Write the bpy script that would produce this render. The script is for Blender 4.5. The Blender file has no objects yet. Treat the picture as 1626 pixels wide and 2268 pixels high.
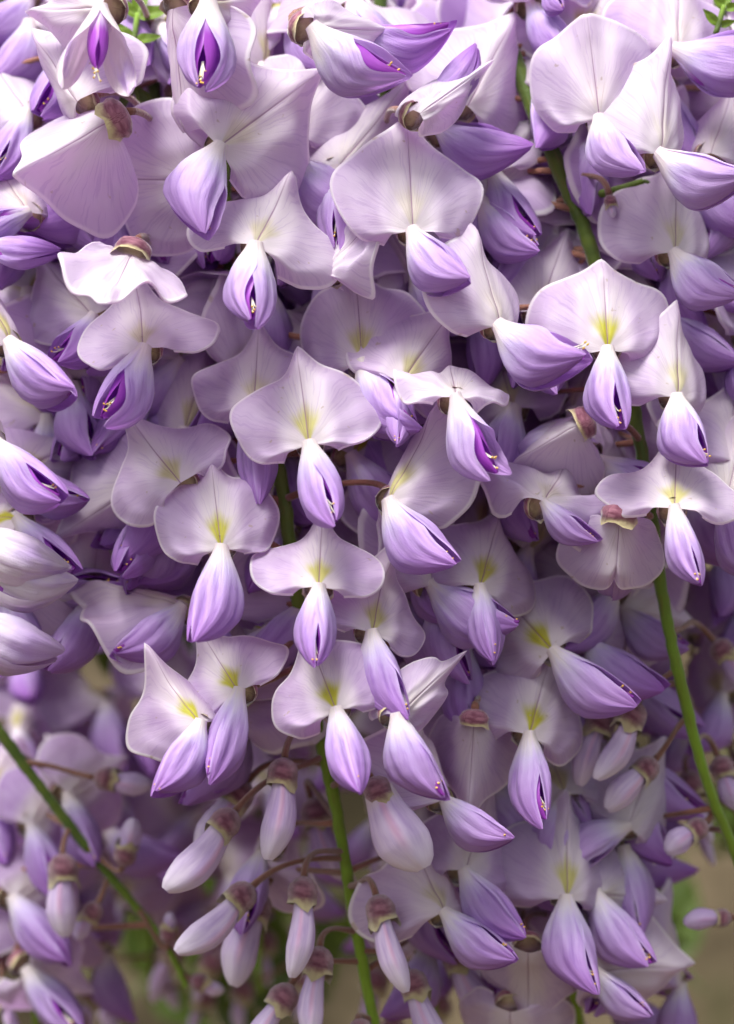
import bpy, math, random
import numpy as np
from mathutils import Matrix, Vector, Euler

# ------------------------------------------------------------------ camera, sky, sun, exposure
scene = bpy.context.scene
COL = scene.collection
W_IMG, H_IMG = 1626.0, 2268.0          # design grid of the front plane, 1626 units = 15 cm
S = 0.15 / W_IMG
DIST = 0.62                            # camera to front plane (m)
HGT = 1.65                             # height of the picture centre above the ground
cam_d = bpy.data.cameras.new('camera')
cam = bpy.data.objects.new('camera', cam_d)
COL.objects.link(cam)
cam.location = (0, -DIST, HGT)
cam.rotation_euler = (math.radians(90), 0, 0)
cam_d.sensor_fit = 'VERTICAL'
cam_d.sensor_height = 36.0
cam_d.lens = 36.0 * DIST / (H_IMG * S)
cam_d.clip_start = 0.01
cam_d.clip_end = 50
cam_d.dof.use_dof = True
cam_d.dof.focus_distance = DIST - 0.033
cam_d.dof.aperture_fstop = 10.5
scene.camera = cam

SUN_EL, SUN_AZ = math.radians(64), math.radians(216)
world = bpy.data.worlds.new('World')
scene.world = world
world.use_nodes = True
wn, wl = world.node_tree.nodes, world.node_tree.links
wn.clear()
sky = wn.new('ShaderNodeTexSky')
sky.sky_type = 'NISHITA'
sky.sun_disc = False
sky.sun_elevation = SUN_EL
sky.sun_rotation = SUN_AZ
sky.air_density = 1.0
sky.dust_density = 4.0
sky.ozone_density = 0.6
hs = wn.new('ShaderNodeHueSaturation')
hs.inputs['Saturation'].default_value = 0.30        # overcast: a nearly white sky
bg = wn.new('ShaderNodeBackground')
bg.inputs['Strength'].default_value = 0.06
wo = wn.new('ShaderNodeOutputWorld')
wl.new(sky.outputs[0], hs.inputs['Color'])
wl.new(hs.outputs[0], bg.inputs['Color'])
wl.new(bg.outputs[0], wo.inputs['Surface'])
sd = bpy.data.lights.new('sun', 'SUN')
sd.energy = 1.5
sd.angle = math.radians(26)
sd.color = (1.0, 0.97, 0.925)
sun = bpy.data.objects.new('sun', sd)
COL.objects.link(sun)
sun.location = (0, -1, 4)
# light travels from the sun towards the scene; sun stands behind and above the camera, a little to the left
sun_dir = Vector((math.sin(SUN_AZ) * math.cos(SUN_EL), math.cos(SUN_AZ) * math.cos(SUN_EL), math.sin(SUN_EL)))
sun.rotation_euler = sun_dir.to_track_quat('Z', 'Y').to_euler()
vs = scene.view_settings
vs.view_transform = 'Standard'
vs.look = 'None'
vs.exposure = 1.84
vs.gamma = 1.0
vs.use_curve_mapping = False
scene.cycles.use_adaptive_sampling = True
scene.cycles.adaptive_threshold = 0.02
scene.cycles.max_bounces = 9
scene.cycles.diffuse_bounces = 7
scene.cycles.transmission_bounces = 6
scene.cycles.transparent_max_bounces = 8


# ------------------------------------------------------------------ node helpers
class NB:
    def __init__(self, name):
        self.m = bpy.data.materials.new(name)
        self.m.use_nodes = True
        self.t = self.m.node_tree
        self.n, self.l = self.t.nodes, self.t.links
        self.n.clear()
        self.out = self.n.new('ShaderNodeOutputMaterial')

    def put(self, sock, v):
        if isinstance(v, bpy.types.NodeSocket):
            self.l.new(v, sock)
        elif isinstance(v, (tuple, list)) and sock.type == 'RGBA' and len(v) == 3:
            sock.default_value = (*v, 1)
        else:
            sock.default_value = v

    def math(self, op, a, b=0.0, c=0.0, clamp=False):
        n = self.n.new('ShaderNodeMath')
        n.operation = op
        n.use_clamp = clamp
        self.put(n.inputs[0], a)
        self.put(n.inputs[1], b)
        if len(n.inputs) > 2:
            self.put(n.inputs[2], c)
        return n.outputs[0]

    def mul(self, *a):
        r = a[0]
        for b in a[1:]:
            r = self.math('MULTIPLY', r, b)
        return r

    def sm(self, x, lo, hi, a=0.0, b=1.0):
        n = self.n.new('ShaderNodeMapRange')
        n.interpolation_type = 'SMOOTHSTEP'
        self.put(n.inputs['Value'], x)
        n.inputs['From Min'].default_value = lo
        n.inputs['From Max'].default_value = hi
        n.inputs['To Min'].default_value = a
        n.inputs['To Max'].default_value = b
        return n.outputs['Result']

    def mix(self, f, a, b, mode='MIX'):
        n = self.n.new('ShaderNodeMix')
        n.data_type = 'RGBA'
        n.blend_type = mode
        self.put(n.inputs[0], f)
        self.put(n.inputs[6], a)
        self.put(n.inputs[7], b)
        return n.outputs[2]

    def uv(self, name):
        n = self.n.new('ShaderNodeUVMap')
        n.uv_map = name
        s = self.n.new('ShaderNodeSeparateXYZ')
        self.l.new(n.outputs[0], s.inputs[0])
        return s.outputs[0], s.outputs[1]

    def vec(self, x, y, z=0.0):
        n = self.n.new('ShaderNodeCombineXYZ')
        self.put(n.inputs[0], x)
        self.put(n.inputs[1], y)
        self.put(n.inputs[2], z)
        return n.outputs[0]

    def noise(self, vec=None, scale=5.0, detail=2.0, rough=0.5):
        n = self.n.new('ShaderNodeTexNoise')
        n.inputs['Scale'].default_value = scale
        n.inputs['Detail'].default_value = detail
        n.inputs['Roughness'].default_value = rough
        if vec is not None:
            self.l.new(vec, n.inputs['Vector'])
        return n.outputs[0]

    def objinfo(self):
        n = self.n.new('ShaderNodeObjectInfo')
        s = self.n.new('ShaderNodeSeparateColor')
        self.l.new(n.outputs['Color'], s.inputs[0])
        return s.outputs[0], s.outputs[1], s.outputs[2], n.outputs['Random']

    def objco(self):
        return self.n.new('ShaderNodeTexCoord').outputs['Object']

    def petal(self, col, tcol, trans, rough=0.5, bump=None, bstr=0.2, spec=0.35, sheen=0.0, bdist=0.0004):
        p = self.n.new('ShaderNodeBsdfPrincipled')
        self.put(p.inputs['Base Color'], col)
        p.inputs['Roughness'].default_value = rough
        p.inputs['Specular IOR Level'].default_value = spec
        p.inputs['Sheen Weight'].default_value = sheen
        p.inputs['Sheen Roughness'].default_value = 0.4
        if bump is not None:
            b = self.n.new('ShaderNodeBump')
            b.inputs['Strength'].default_value = bstr
            b.inputs['Distance'].default_value = bdist
            self.l.new(bump, b.inputs['Height'])
            self.l.new(b.outputs[0], p.inputs['Normal'])
        if trans > 0:
            t = self.n.new('ShaderNodeBsdfTranslucent')
            self.put(t.inputs['Color'], tcol)
            m = self.n.new('ShaderNodeMixShader')
            m.inputs[0].default_value = trans
            self.l.new(p.outputs[0], m.inputs[1])
            self.l.new(t.outputs[0], m.inputs[2])
            self.l.new(m.outputs[0], self.out.inputs['Surface'])
        else:
            self.l.new(p.outputs[0], self.out.inputs['Surface'])
        return self.m


def mat_banner():
    b = NB('lilac_banner_petal')
    fx, fz = b.uv('flat')
    pu, pv = b.uv('polar')
    pale, yel, sat, rnd = b.objinfo()
    seed = b.mul(rnd, 37.0)
    wv = b.math('SUBTRACT', b.noise(b.vec(b.mul(pu, 3.0), b.mul(pv, 6.0), seed), 1.0, 2.0), 0.5)
    apu0 = pu
    pu = b.math('ADD', pu, b.mul(wv, 0.075, pv))
    patch = b.noise(b.vec(fx, fz, seed), 3.2, 3.0)
    streak = b.noise(b.vec(b.mul(pu, 26.0), b.mul(pv, 1.6), seed), 1.0, 3.0, 0.6)
    streak2 = b.noise(b.vec(b.mul(pu, 9.0), b.mul(pv, 0.9), seed), 1.0, 1.0)
    lil = b.mix(b.sm(patch, 0.3, 0.7), (0.60, 0.43, 0.68), (0.74, 0.60, 0.79))
    lil = b.mix(b.mul(b.sm(streak, 0.42, 0.75), 0.30), lil, (0.46, 0.27, 0.60))
    lil = b.mix(b.mul(b.sm(streak2, 0.45, 0.75), 0.35), lil, (0.78, 0.68, 0.84))
    lil = b.mix(b.mul(sat, 0.8), lil, (0.42, 0.24, 0.60))
    ax = b.math('ABSOLUTE', fx)
    apu = b.math('ABSOLUTE', apu0)
    wob = b.math('ADD', ax, b.mul(b.math('SUBTRACT', patch, 0.5), 0.25))
    cream = b.mul(b.sm(wob, 0.10, 0.34, 1, 0), b.sm(pv, 0.45, 0.98, 1.0, 0.45))
    col = b.mix(b.mul(cream, 0.78), lil, (0.85, 0.80, 0.76))
    col = b.mix(b.mul(pale, 0.75), col, (0.86, 0.82, 0.87))
    yn = b.math('ADD', pv, b.mul(b.math('SUBTRACT', streak, 0.5), 0.14))
    ym = b.mul(b.sm(apu, 0.17, 0.34, 1, 0), b.sm(yn, 0.25, 0.46, 1, 0), b.sm(pv, 0.01, 0.07), yel)
    col = b.mix(ym, col, (0.57, 0.56, 0.045))
    vn = b.noise(b.vec(b.mul(pu, 62.0), b.mul(pv, 2.6), seed), 1.0, 1.0)
    col = b.mix(b.mul(b.sm(vn, 0.55, 0.66), b.sm(pv, 0.1, 0.4), 0.22), col, (0.40, 0.22, 0.55))
    lines = b.mul(b.sm(b.noise(b.vec(b.mul(pu, 34.0), b.mul(pv, 0.5), seed), 1.0, 0.0), 0.60, 0.68),
                  b.sm(apu, 0.16, 0.26, 1, 0), b.sm(pv, 0.22, 0.46, 1, 0), b.sm(pv, 0.03, 0.1))
    col = b.mix(b.mul(lines, 0.30), col, (0.30, 0.15, 0.18))
    mid = b.mul(b.sm(ax, 0.002, 0.010, 1, 0), b.sm(pv, 0.40, 0.95, 0.70, 0.20))
    col = b.mix(mid, col, (0.30, 0.12, 0.28))
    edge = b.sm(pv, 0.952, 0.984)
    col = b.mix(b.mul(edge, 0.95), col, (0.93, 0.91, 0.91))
    spot = b.mul(b.sm(b.noise(b.vec(fx, fz, b.mul(rnd, 91.0)), 11.0, 2.0), 0.715, 0.77), 0.6)
    col = b.mix(spot, col, (0.52, 0.40, 0.34))
    brown = b.mul(edge, b.sm(b.noise(b.vec(fx, fz, b.mul(rnd, 63.0)), 4.5, 3.0), 0.64, 0.72), 0.6)
    col = b.mix(brown, col, (0.50, 0.36, 0.24))
    tc = b.mix(0.6, col, (0.85, 0.45, 0.95), 'MULTIPLY')
    fine = b.noise(b.objco(), 90.0, 2.0)
    bump = b.math('ADD', b.mul(streak, 0.9), b.math('ADD', b.mul(fine, 0.26), b.mul(patch, 0.6)))
    return b.petal(col, tc, 0.46, 0.48, bump, 0.30, 0.38, 0.12)


def mat_wing():
    b = NB('violet_wing_petal')
    u, v = b.uv('polar')
    pale, yel, sat, rnd = b.objinfo()
    seed = b.mul(rnd, 53.0)
    streak = b.noise(b.vec(b.mul(u, 13.0), b.mul(v, 2.0), seed), 1.0, 3.0, 0.6)
    soft = b.noise(b.vec(b.mul(u, 3.0), b.mul(v, 2.5), seed), 1.0, 2.0)
    w = b.math('ADD', v, b.mul(b.math('SUBTRACT', streak, 0.5), 0.24))
    w = b.math('ADD', w, b.mul(b.math('SUBTRACT', soft, 0.5), 0.22))
    w = b.math('ADD', w, b.math('ADD', b.mul(b.math('SUBTRACT', sat, 0.5), 0.14), 0.035))
    w = b.math('SUBTRACT', w, b.mul(pale, 0.12))
    r = b.n.new('ShaderNodeValToRGB')
    b.l.new(w, r.inputs[0])
    e = r.color_ramp.elements
    e[0].position, e[0].color = 0.02, (0.84, 0.80, 0.72, 1)
    e[1].position, e[1].color = 1.0, (0.36, 0.12, 0.53, 1)
    for pos, c in ((0.13, (0.80, 0.77, 0.82)), (0.25, (0.66, 0.56, 0.83)), (0.40, (0.56, 0.38, 0.75)), (0.68, (0.48, 0.26, 0.66))):
        k = e.new(pos)
        k.color = (*c, 1)
    col = r.outputs[0]
    col = b.mix(b.mul(b.sm(streak, 0.48, 0.72), b.sm(v, 0.15, 0.45), 0.55), col, (0.29, 0.12, 0.52))
    rim = b.sm(u, 0.0, 0.07, 1, 0)
    col = b.mix(b.mul(rim, 0.35), col, (0.74, 0.64, 0.88))
    col = b.mix(b.mul(pale, 0.22), col, (0.86, 0.82, 0.88))
    col = b.mix(b.mul(b.sm(pale, 0.78, 0.97), b.sm(soft, 0.25, 0.6), 0.85), col, (0.88, 0.84, 0.78))
    tc = b.mix(0.6, col, (0.85, 0.45, 0.95), 'MULTIPLY')
    fine = b.noise(b.objco(), 70.0, 2.0)
    bump = b.math('ADD', streak, b.mul(fine, 0.2))
    return b.petal(col, tc, 0.40, 0.46, bump, 0.8, 0.4, 0.1)


def mat_keel():
    b = NB('dark_purple_keel')
    u, v = b.uv('polar')
    st = b.noise(b.vec(b.mul(u, 12.0), b.mul(v, 2.0)), 1.0, 2.0)
    w = b.math('ADD', v, b.mul(b.math('SUBTRACT', st, 0.5), 0.25))
    col = b.mix(b.sm(w, 0.15, 0.45), (0.70, 0.60, 0.80), (0.36, 0.07, 0.50))
    col = b.mix(b.sm(w, 0.6, 0.95), col, (0.22, 0.03, 0.30))
    return b.petal(col, (0.45, 0.10, 0.65), 0.25, 0.42, st, 0.4, 0.35)


def mat_calyx():
    b = NB('velvety_calyx')
    u, v = b.uv('polar')
    n = b.noise(b.vec(b.mul(u, 9.0), b.mul(v, 5.0)), 1.0, 3.0)
    _, _, _, rnd = b.objinfo()
    col = b.mix(b.sm(n, 0.3, 0.7), (0.17, 0.05, 0.085), (0.34, 0.15, 0.20))
    col = b.mix(b.mul(b.sm(b.math('ADD', v, b.mul(n, 0.35)), 0.90, 1.16), 0.9), col, (0.56, 0.50, 0.27))
    f = b.noise(b.objco(), 900.0, 2.0)
    return b.petal(col, col, 0.0, 0.75, f, 0.6, 0.2, 0.7)


def mat_pedicel():
    b = NB('reddish_pedicel')
    n = b.noise(b.objco(), 130.0, 3.0)
    col = b.mix(b.sm(n, 0.3, 0.7), (0.17, 0.075, 0.055), (0.33, 0.15, 0.10))
    f = b.noise(b.objco(), 1100.0, 2.0)
    return b.petal(col, col, 0.0, 0.7, f, 0.6, 0.2, 0.6)


def mat_stamen():
    b = NB('stamen_and_anther')
    u, v = b.uv('polar')
    col = b.mix(b.sm(v, 0.72, 0.78), (0.80, 0.78, 0.62), (0.80, 0.50, 0.10))
    return b.petal(col, col, 0.0, 0.6)


def mat_bud():
    b = NB('lilac_bud_petal')
    u, v = b.uv('polar')
    pale, yel, sat, rnd = b.objinfo()
    seed = b.mul(rnd, 41.0)
    st = b.noise(b.vec(b.mul(u, 16.0), b.mul(v, 1.6), seed), 1.0, 3.0, 0.6)
    col = b.mix(b.sm(st, 0.35, 0.7), (0.74, 0.62, 0.82), (0.54, 0.40, 0.68))
    col = b.mix(b.mul(b.sm(v, 0.5, 1.0), 0.7), col, (0.84, 0.80, 0.86))
    col = b.mix(b.mul(b.sm(v, 0.05, 0.25, 1, 0), 0.7), col, (0.68, 0.60, 0.52))
    seam = b.mul(b.sm(b.math('ABSOLUTE', b.math('SUBTRACT', u, 0.5)), 0.0, 0.05, 1, 0), b.sm(v, 0.5, 0.85, 1, 0))
    col = b.mix(b.mul(seam, 0.6), col, (0.70, 0.36, 0.50))
    col = b.mix(b.mul(sat, 0.6), col, (0.50, 0.30, 0.64))
    tc = b.mix(0.5, col, (0.6, 0.36, 0.8), 'MULTIPLY')
    return b.petal(col, tc, 0.22, 0.45, st, 0.3, 0.35, 0.1)


def mat_rachis():
    b = NB('green_rachis')
    u, v = b.uv('polar')
    n = b.noise(b.objco(), 160.0, 3.0)
    st = b.noise(b.vec(b.mul(u, 18.0), b.mul(v, 30.0)), 1.0, 3.0)
    col = b.mix(b.sm(v, 0.35, 0.95), (0.055, 0.10, 0.012), (0.19, 0.34, 0.02))
    col = b.mix(b.mul(b.sm(n, 0.35, 0.75), 0.7), col, (0.13, 0.19, 0.015))
    col = b.mix(b.mul(b.sm(st, 0.56, 0.74), 0.55), col, (0.17, 0.10, 0.03))
    f = b.noise(b.objco(), 900.0, 2.0)
    return b.petal(col, col, 0.0, 0.55, b.math('ADD', f, st), 0.5, 0.35, 0.35)


def mat_leaf(bright=False):
    b = NB('fresh_wisteria_leaf' if bright else 'wisteria_leaf')
    u, v = b.uv('polar')
    n = b.noise(b.objco(), 60.0, 3.0)
    col = b.mix(b.sm(n, 0.3, 0.7), (0.03, 0.07, 0.010), (0.09, 0.13, 0.018))
    if bright:
        col = b.mix(b.sm(n, 0.3, 0.7), (0.10, 0.20, 0.015), (0.22, 0.34, 0.025))
    vein = b.sm(b.math('ABSOLUTE', b.math('SUBTRACT', u, 0.5)), 0.0, 0.03, 1, 0)
    col = b.mix(b.mul(vein, 0.6), col, (0.26, 0.30, 0.06))
    return b.petal(col, (0.12, 0.17, 0.02), 0.28, 0.45, n, 0.3, 0.4)


def mat_wall():
    b = NB('weathered_render_wall')
    co = b.objco()
    n = b.noise(co, 7.5, 4.0)
    n3 = b.noise(co, 13.0, 2.0)
    n2 = b.noise(co, 26.0, 4.0)
    col = b.mix(b.sm(n, 0.36, 0.66), (0.035, 0.028, 0.014), (0.25, 0.195, 0.125))
    col = b.mix(b.mul(b.sm(n2, 0.5, 0.7), 0.4), col, (0.22, 0.18, 0.12))
    col = b.mix(b.mul(b.sm(n3, 0.5, 0.66), 0.6), col, (0.055, 0.06, 0.02))
    return b.petal(col, col, 0.0, 0.9, n2, 0.6, 0.2, 0.0, 0.01)


def mat_ground():
    b = NB('garden_soil')
    n = b.noise(b.objco(), 14.0, 5.0)
    col = b.mix(b.sm(n, 0.35, 0.65), (0.07, 0.05, 0.03), (0.16, 0.12, 0.08))
    return b.petal(col, col, 0.0, 0.95, n, 0.6, 0.1, 0.0, 0.02)


def mat_bark():
    b = NB('vine_bark')
    n = b.noise(b.objco(), 60.0, 5.0)
    col = b.mix(b.sm(n, 0.35, 0.65), (0.10, 0.07, 0.05), (0.24, 0.18, 0.13))
    return b.petal(col, col, 0.0, 0.9, n, 0.8, 0.1, 0.0, 0.004)


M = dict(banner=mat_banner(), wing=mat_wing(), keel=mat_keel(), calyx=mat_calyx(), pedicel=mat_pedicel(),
         stamen=mat_stamen(), bud=mat_bud(), rachis=mat_rachis(), leaf=mat_leaf(), fresh=mat_leaf(True), wall=mat_wall(),
         ground=mat_ground(), bark=mat_bark())


# ------------------------------------------------------------------ mesh helpers
def grid_faces(nr, nc, off=0, wrap=False):
    f = []
    for i in range(nr - 1):
        for j in range(nc if wrap else nc - 1):
            j2 = (j + 1) % nc
            f.append((off + i * nc + j, off + i * nc + j2, off + (i + 1) * nc + j2, off + (i + 1) * nc + j))
    return f


def mesh_from(name, verts, faces, mats, polar=None, flat=None, smooth=True, fmat=None):
    me = bpy.data.meshes.new(name)
    me.from_pydata([tuple(map(float, v)) for v in verts], [], faces)
    li = np.zeros(len(me.loops), dtype=np.int32)
    me.loops.foreach_get('vertex_index', li)
    for nm, arr in (('polar', polar), ('flat', flat)):
        if arr is not None:
            lay = me.uv_layers.new(name=nm)
            lay.data.foreach_set('uv', np.asarray(arr, dtype=np.float32)[li].ravel())
    for m in mats:
        me.materials.append(m)
    if fmat is not None:
        me.polygons.foreach_set('material_index', np.asarray(fmat, dtype=np.int32))
    if smooth:
        me.polygons.foreach_set('use_smooth', [True] * len(me.polygons))
    me.update()
    return me


class Acc:
    """collects several pieces into one mesh"""
    def __init__(self):
        self.v, self.f, self.uv, self.fm = [], [], [], []

    def add(self, v, f, uv, mi=0):
        o = len(self.v)
        self.v += [tuple(x) for x in v]
        self.uv += [tuple(x) for x in uv]
        self.f += [tuple(o + i for i in q) for q in f]
        self.fm += [mi] * len(f)

    def mesh(self, name, mats):
        return mesh_from(name, self.v, self.f, mats, polar=self.uv, fmat=self.fm)


def tube(pts, rad, n=7, vr=(0, 1), bump=0.0, rng=None):
    pts = [Vector(p) for p in pts]
    v, uv = [], []
    up = Vector((0.13, 0.9, 0.21)).normalized()
    for i, p in enumerate(pts):
        d = (pts[min(i + 1, len(pts) - 1)] - pts[max(i - 1, 0)]).normalized()
        a = d.cross(up)
        if a.length < 1e-4:
            a = d.cross(Vector((1, 0, 0)))
        a.normalize()
        bb = d.cross(a)
        t = i / (len(pts) - 1)
        r = rad(t) if callable(rad) else rad
        for j in range(n):
            th = 2 * math.pi * j / n
            rr = r * (1 + (rng.uniform(-bump, bump) if rng else 0))
            v.append(p + a * (rr * math.cos(th)) + bb * (rr * math.sin(th)))
            uv.append((j / n, vr[0] + (vr[1] - vr[0]) * t))
    f = grid_faces(len(pts), n, 0, True)
    f.append(tuple(range(n))[::-1])
    f.append(tuple(range((len(pts) - 1) * n, len(pts) * n)))
    return v, f, uv


def bez(a, b, c, d, n):
    out = []
    for i in range(n):
        t = i / (n - 1)
        s = 1 - t
        out.append(a * s ** 3 + b * 3 * s * s * t + c * 3 * s * t * t + d * t ** 3)
    return out


def smooth_path(pts, n):
    P = [pts[0]] + list(pts) + [pts[-1]]
    out = []
    m = len(pts) - 1
    for k in range(n):
        x = k / (n - 1) * m
        i = min(int(x), m - 1)
        t = x - i
        p0, p1, p2, p3 = P[i], P[i + 1], P[i + 2], P[i + 3]
        out.append(0.5 * ((2 * p1) + (p2 - p0) * t + (2 * p0 - 5 * p1 + 4 * p2 - p3) * t * t + (3 * p1 - p0 - 3 * p2 + p3) * t ** 3))
    return out


def sstep(x, a, b):
    t = np.clip((x - a) / (b - a), 0, 1)
    return t * t * (3 - 2 * t)


PHI = math.radians(104)
R_DEG = np.radians([0, 12, 25, 40, 52, 65, 80, 90, 98, 104])
R_VAL = np.array([.95, .875, .868, .90, .885, .755, .56, .46, .36, .20])
KX = 0.86


def banner_mesh(seed, kx=1.0, side=0.22, crease=0.10, edge=0.0, curl=0.12, tip=0.05, tipf=0.06, ruf=0.03, skew=0.0, hi=True, roll_l=0.0, roll_r=0.0, base=0.45, twist=None, margin=0.14):
    rng = np.random.default_rng(seed)
    na, nr = (75, 24) if hi else (33, 14)
    s = np.linspace(-1, 1, na)
    s = 0.75 * s + 0.25 * s ** 3                       # finer near the midrib
    ph = s * PHI
    R = np.interp(np.abs(ph), R_DEG, R_VAL)
    k = np.ones(5) / 5 if hi else np.ones(3) / 3
    h = len(k) // 2
    R = np.convolve(np.pad(R, h, mode='edge'), k, 'valid')
    R *= 1 + 0.03 * np.sin(2.1 * ph + rng.uniform(0, 6)) + 0.016 * np.sin(6 * ph + rng.uniform(0, 6)) + skew * np.sin(ph)
    R += 0.010 * np.sin(13 * ph + rng.uniform(0, 6))
    R += 2.5 * tip * np.exp(-np.abs(ph / math.radians(6.5)) ** 1.15)
    r0 = np.linspace(0.0, 1, nr - 5) ** 0.85 * 0.945
    rho = np.concatenate([r0, [0.968, 0.988, 1.0, 0.9995, 0.985]])
    bead = np.concatenate([np.zeros(len(r0)), [0.0, 0.004, 0.013, 0.026, 0.034]])
    nr = len(rho)
    RH, PP = np.meshgrid(rho, ph, indexing='ij')
    RR = np.broadcast_to(R, RH.shape)
    X = RH * RR * np.sin(PP)
    Z = RH * RR * np.cos(PP)
    Z = np.where(Z < 0, Z * base, Z)
    xn = X / 0.9
    y = 1.7 * side * (np.sqrt(xn ** 2 + (0.7 * crease) ** 2) - 0.7 * crease) * (0.45 + 0.55 * sstep(RH, 0.1, 0.7))
    y += edge * np.abs(xn) ** 3
    y += curl * np.clip(Z, 0, 2) ** 2
    # side margins rolled back / forward
    y += np.where(X < 0, roll_l, roll_r) * sstep(np.abs(xn), 0.45, 1.1) ** 2
    y -= 2.0 * tipf * np.exp(-np.abs(xn / 0.13) ** 1.4) * sstep(Z, 0.55, 1.05)
    y -= 0.028 * np.exp(-((Z - 0.13) / 0.1) ** 2) * np.exp(-((np.abs(xn) - 0.05) / 0.09) ** 2)
    y += 0.012 * np.exp(-(xn / 0.02) ** 2) * sstep(RH, 0.0, 0.3)            # midrib groove
    y -= 0.035 * np.exp(-((np.abs(xn) - 0.27) / 0.12) ** 2) * sstep(RH, 0.05, 0.5) * (1 - sstep(RH, 0.6, 1.0))
    p1, p2, p3 = rng.uniform(0, 6.28, 3)
    y += 1.9 * ruf * RH ** 2.2 * (0.55 * np.sin(3.1 * PP + p1) + 0.35 * np.sin(5.7 * PP + p2) + 0.22 * np.sin(9.5 * PP + p3))
    y += 0.7 * ruf * RH * np.sin(4.0 * X + 3.0 * Z + p2)
    y += 0.22 * ruf * RH ** 1.5 * np.sin(12.0 * PP + p1 + 2 * RH)
    tw = rng.uniform(-.22, .22) if twist is None else twist
    y += tw * X * np.clip(Z, -1, 1)
    mr = sstep(RH, 0.68, 1.0) ** 2
    y += margin * mr * (0.75 + 0.55 * np.sin(2.3 * PP + p3) + 0.35 * np.sin(4.9 * PP + p1))
    y += bead[:, None]
    kx = kx * KX
    X = X * kx
    V = np.stack([X, y, Z], -1).reshape(-1, 3)
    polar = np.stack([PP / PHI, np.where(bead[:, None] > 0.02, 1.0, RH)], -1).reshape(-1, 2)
    flat = np.stack([X / kx, Z], -1).reshape(-1, 2)
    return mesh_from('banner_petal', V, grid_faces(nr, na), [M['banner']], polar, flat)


W_T = np.array([0, .08, .2, .35, .5, .65, .8, .9, .97, 1.0])
W_A = np.array([.070, .098, .160, .212, .232, .218, .160, .102, .050, .012])
W_B = np.array([.062, .090, .160, .228, .262, .255, .200, .135, .070, .016])


def prof(t, val):
    v = np.interp(t, W_T, val)
    return np.convolve(np.pad(v, 1, mode='edge'), [0.25, 0.5, 0.25], 'valid')


def wing_mesh(seed, side, gap=0.45, gstart=0.30, aw=1.0, bw=1.0, curve=0.22, bend=0.0, splay=0.0, hi=True, ripple=0.012):
    rng = np.random.default_rng(seed * 7 + (side + 1))
    nt, nth = (34, 27) if hi else (15, 10)
    bend = bend + rng.uniform(-.035, .035)
    lenf = rng.uniform(0.95, 1.06)
    curve = curve * rng.uniform(0.8, 1.25)
    aw = aw * rng.uniform(.92, 1.08)
    t = np.linspace(0, 1, nt)
    a = prof(t, W_A) * aw
    bb = prof(t, W_B) * bw
    q_ = np.clip((t - gstart) / (1.0 - gstart), 0, 1)
    g = gap * 1.25 * np.sin(q_ ** 1.25 * math.pi * 0.86)
    th0 = (-0.22 if side > 0 else -0.08) + g * (0.55 if (seed + (side > 0)) % 2 else 1.25)
    U = np.linspace(0, 1, nth) ** 1.25
    T, UU = np.meshgrid(t, U, indexing='ij')
    TH = th0[:, None] + (math.pi + 0.08 - th0[:, None]) * UU
    A, B = a[:, None], bb[:, None]
    lip = 1 + 0.10 * np.exp(-(UU / 0.07) ** 2) * sstep(T, 0.2, 0.5) + (0.05 if side > 0 else -0.015)
    p1, p2 = rng.uniform(0, 6.28, 2)
    rip = 1 + ripple * 4.5 * np.sin(5.5 * TH + 2.5 * T + p1) * sstep(T, 0.1, 0.4) + ripple * 3 * np.sin(11 * TH - 3 * T + p2) * sstep(T, 0.15, 0.5) + ripple * 2 * np.sin(3 * TH - 8 * T + p2)
    x = side * A * np.sin(TH) * lip * rip
    y = -B * np.cos(TH) * lip * rip
    zc = -T * lenf
    # the back edge bellies down, the slit edge is drawn up towards the tip
    z = zc - 0.06 * (1 - np.cos(TH)) * 0.5 * np.sin(T * math.pi)
    y = y - curve * (T ** 2.2 - 0.25 * np.sin(T * math.pi)) - 0.62 * np.clip(0.262 * bw - B, 0, 1) * sstep(T, 0.5, 0.8)
    x = x + bend * (T ** 1.8) + side * splay * T ** 1.4
    V = np.stack([x, y, z], -1).reshape(-1, 3)
    polar = np.stack([UU, T], -1).reshape(-1, 2)
    return mesh_from('wing_petal', V, grid_faces(nt, nth), [M['wing']], polar)


def keel_mesh(seed, aw=1.0, bw=1.0, curve=0.22, bend=0.0, hi=True):
    nt, nth = (20, 18) if hi else (11, 10)
    t = np.linspace(0, 1, nt)
    a = prof(t, W_A) * aw * 0.66
    bb = prof(t, W_B) * bw * 0.90
    g = 0.34 * sstep(t, 0.5, 0.8)
    U = np.linspace(0, 1, nth)
    T, UU = np.meshgrid(t, U, indexing='ij')
    TH = g[:, None] + (2 * math.pi - 2 * g[:, None]) * UU
    x = a[:, None] * np.sin(TH)
    y = -bb[:, None] * np.cos(TH) - curve * (T ** 2.2 - 0.25 * np.sin(T * math.pi)) - 0.62 * np.clip(0.262 * bw - bb[:, None] / 0.9, 0, 1) * sstep(T, 0.5, 0.8)
    x = x + bend * T ** 1.8
    z = -T * 0.95
    V = np.stack([x, y, z], -1).reshape(-1, 3)
    polar = np.stack([UU, T], -1).reshape(-1, 2)
    return mesh_from('keel_petal', V, grid_faces(nt, nth), [M['keel']], polar)


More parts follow.
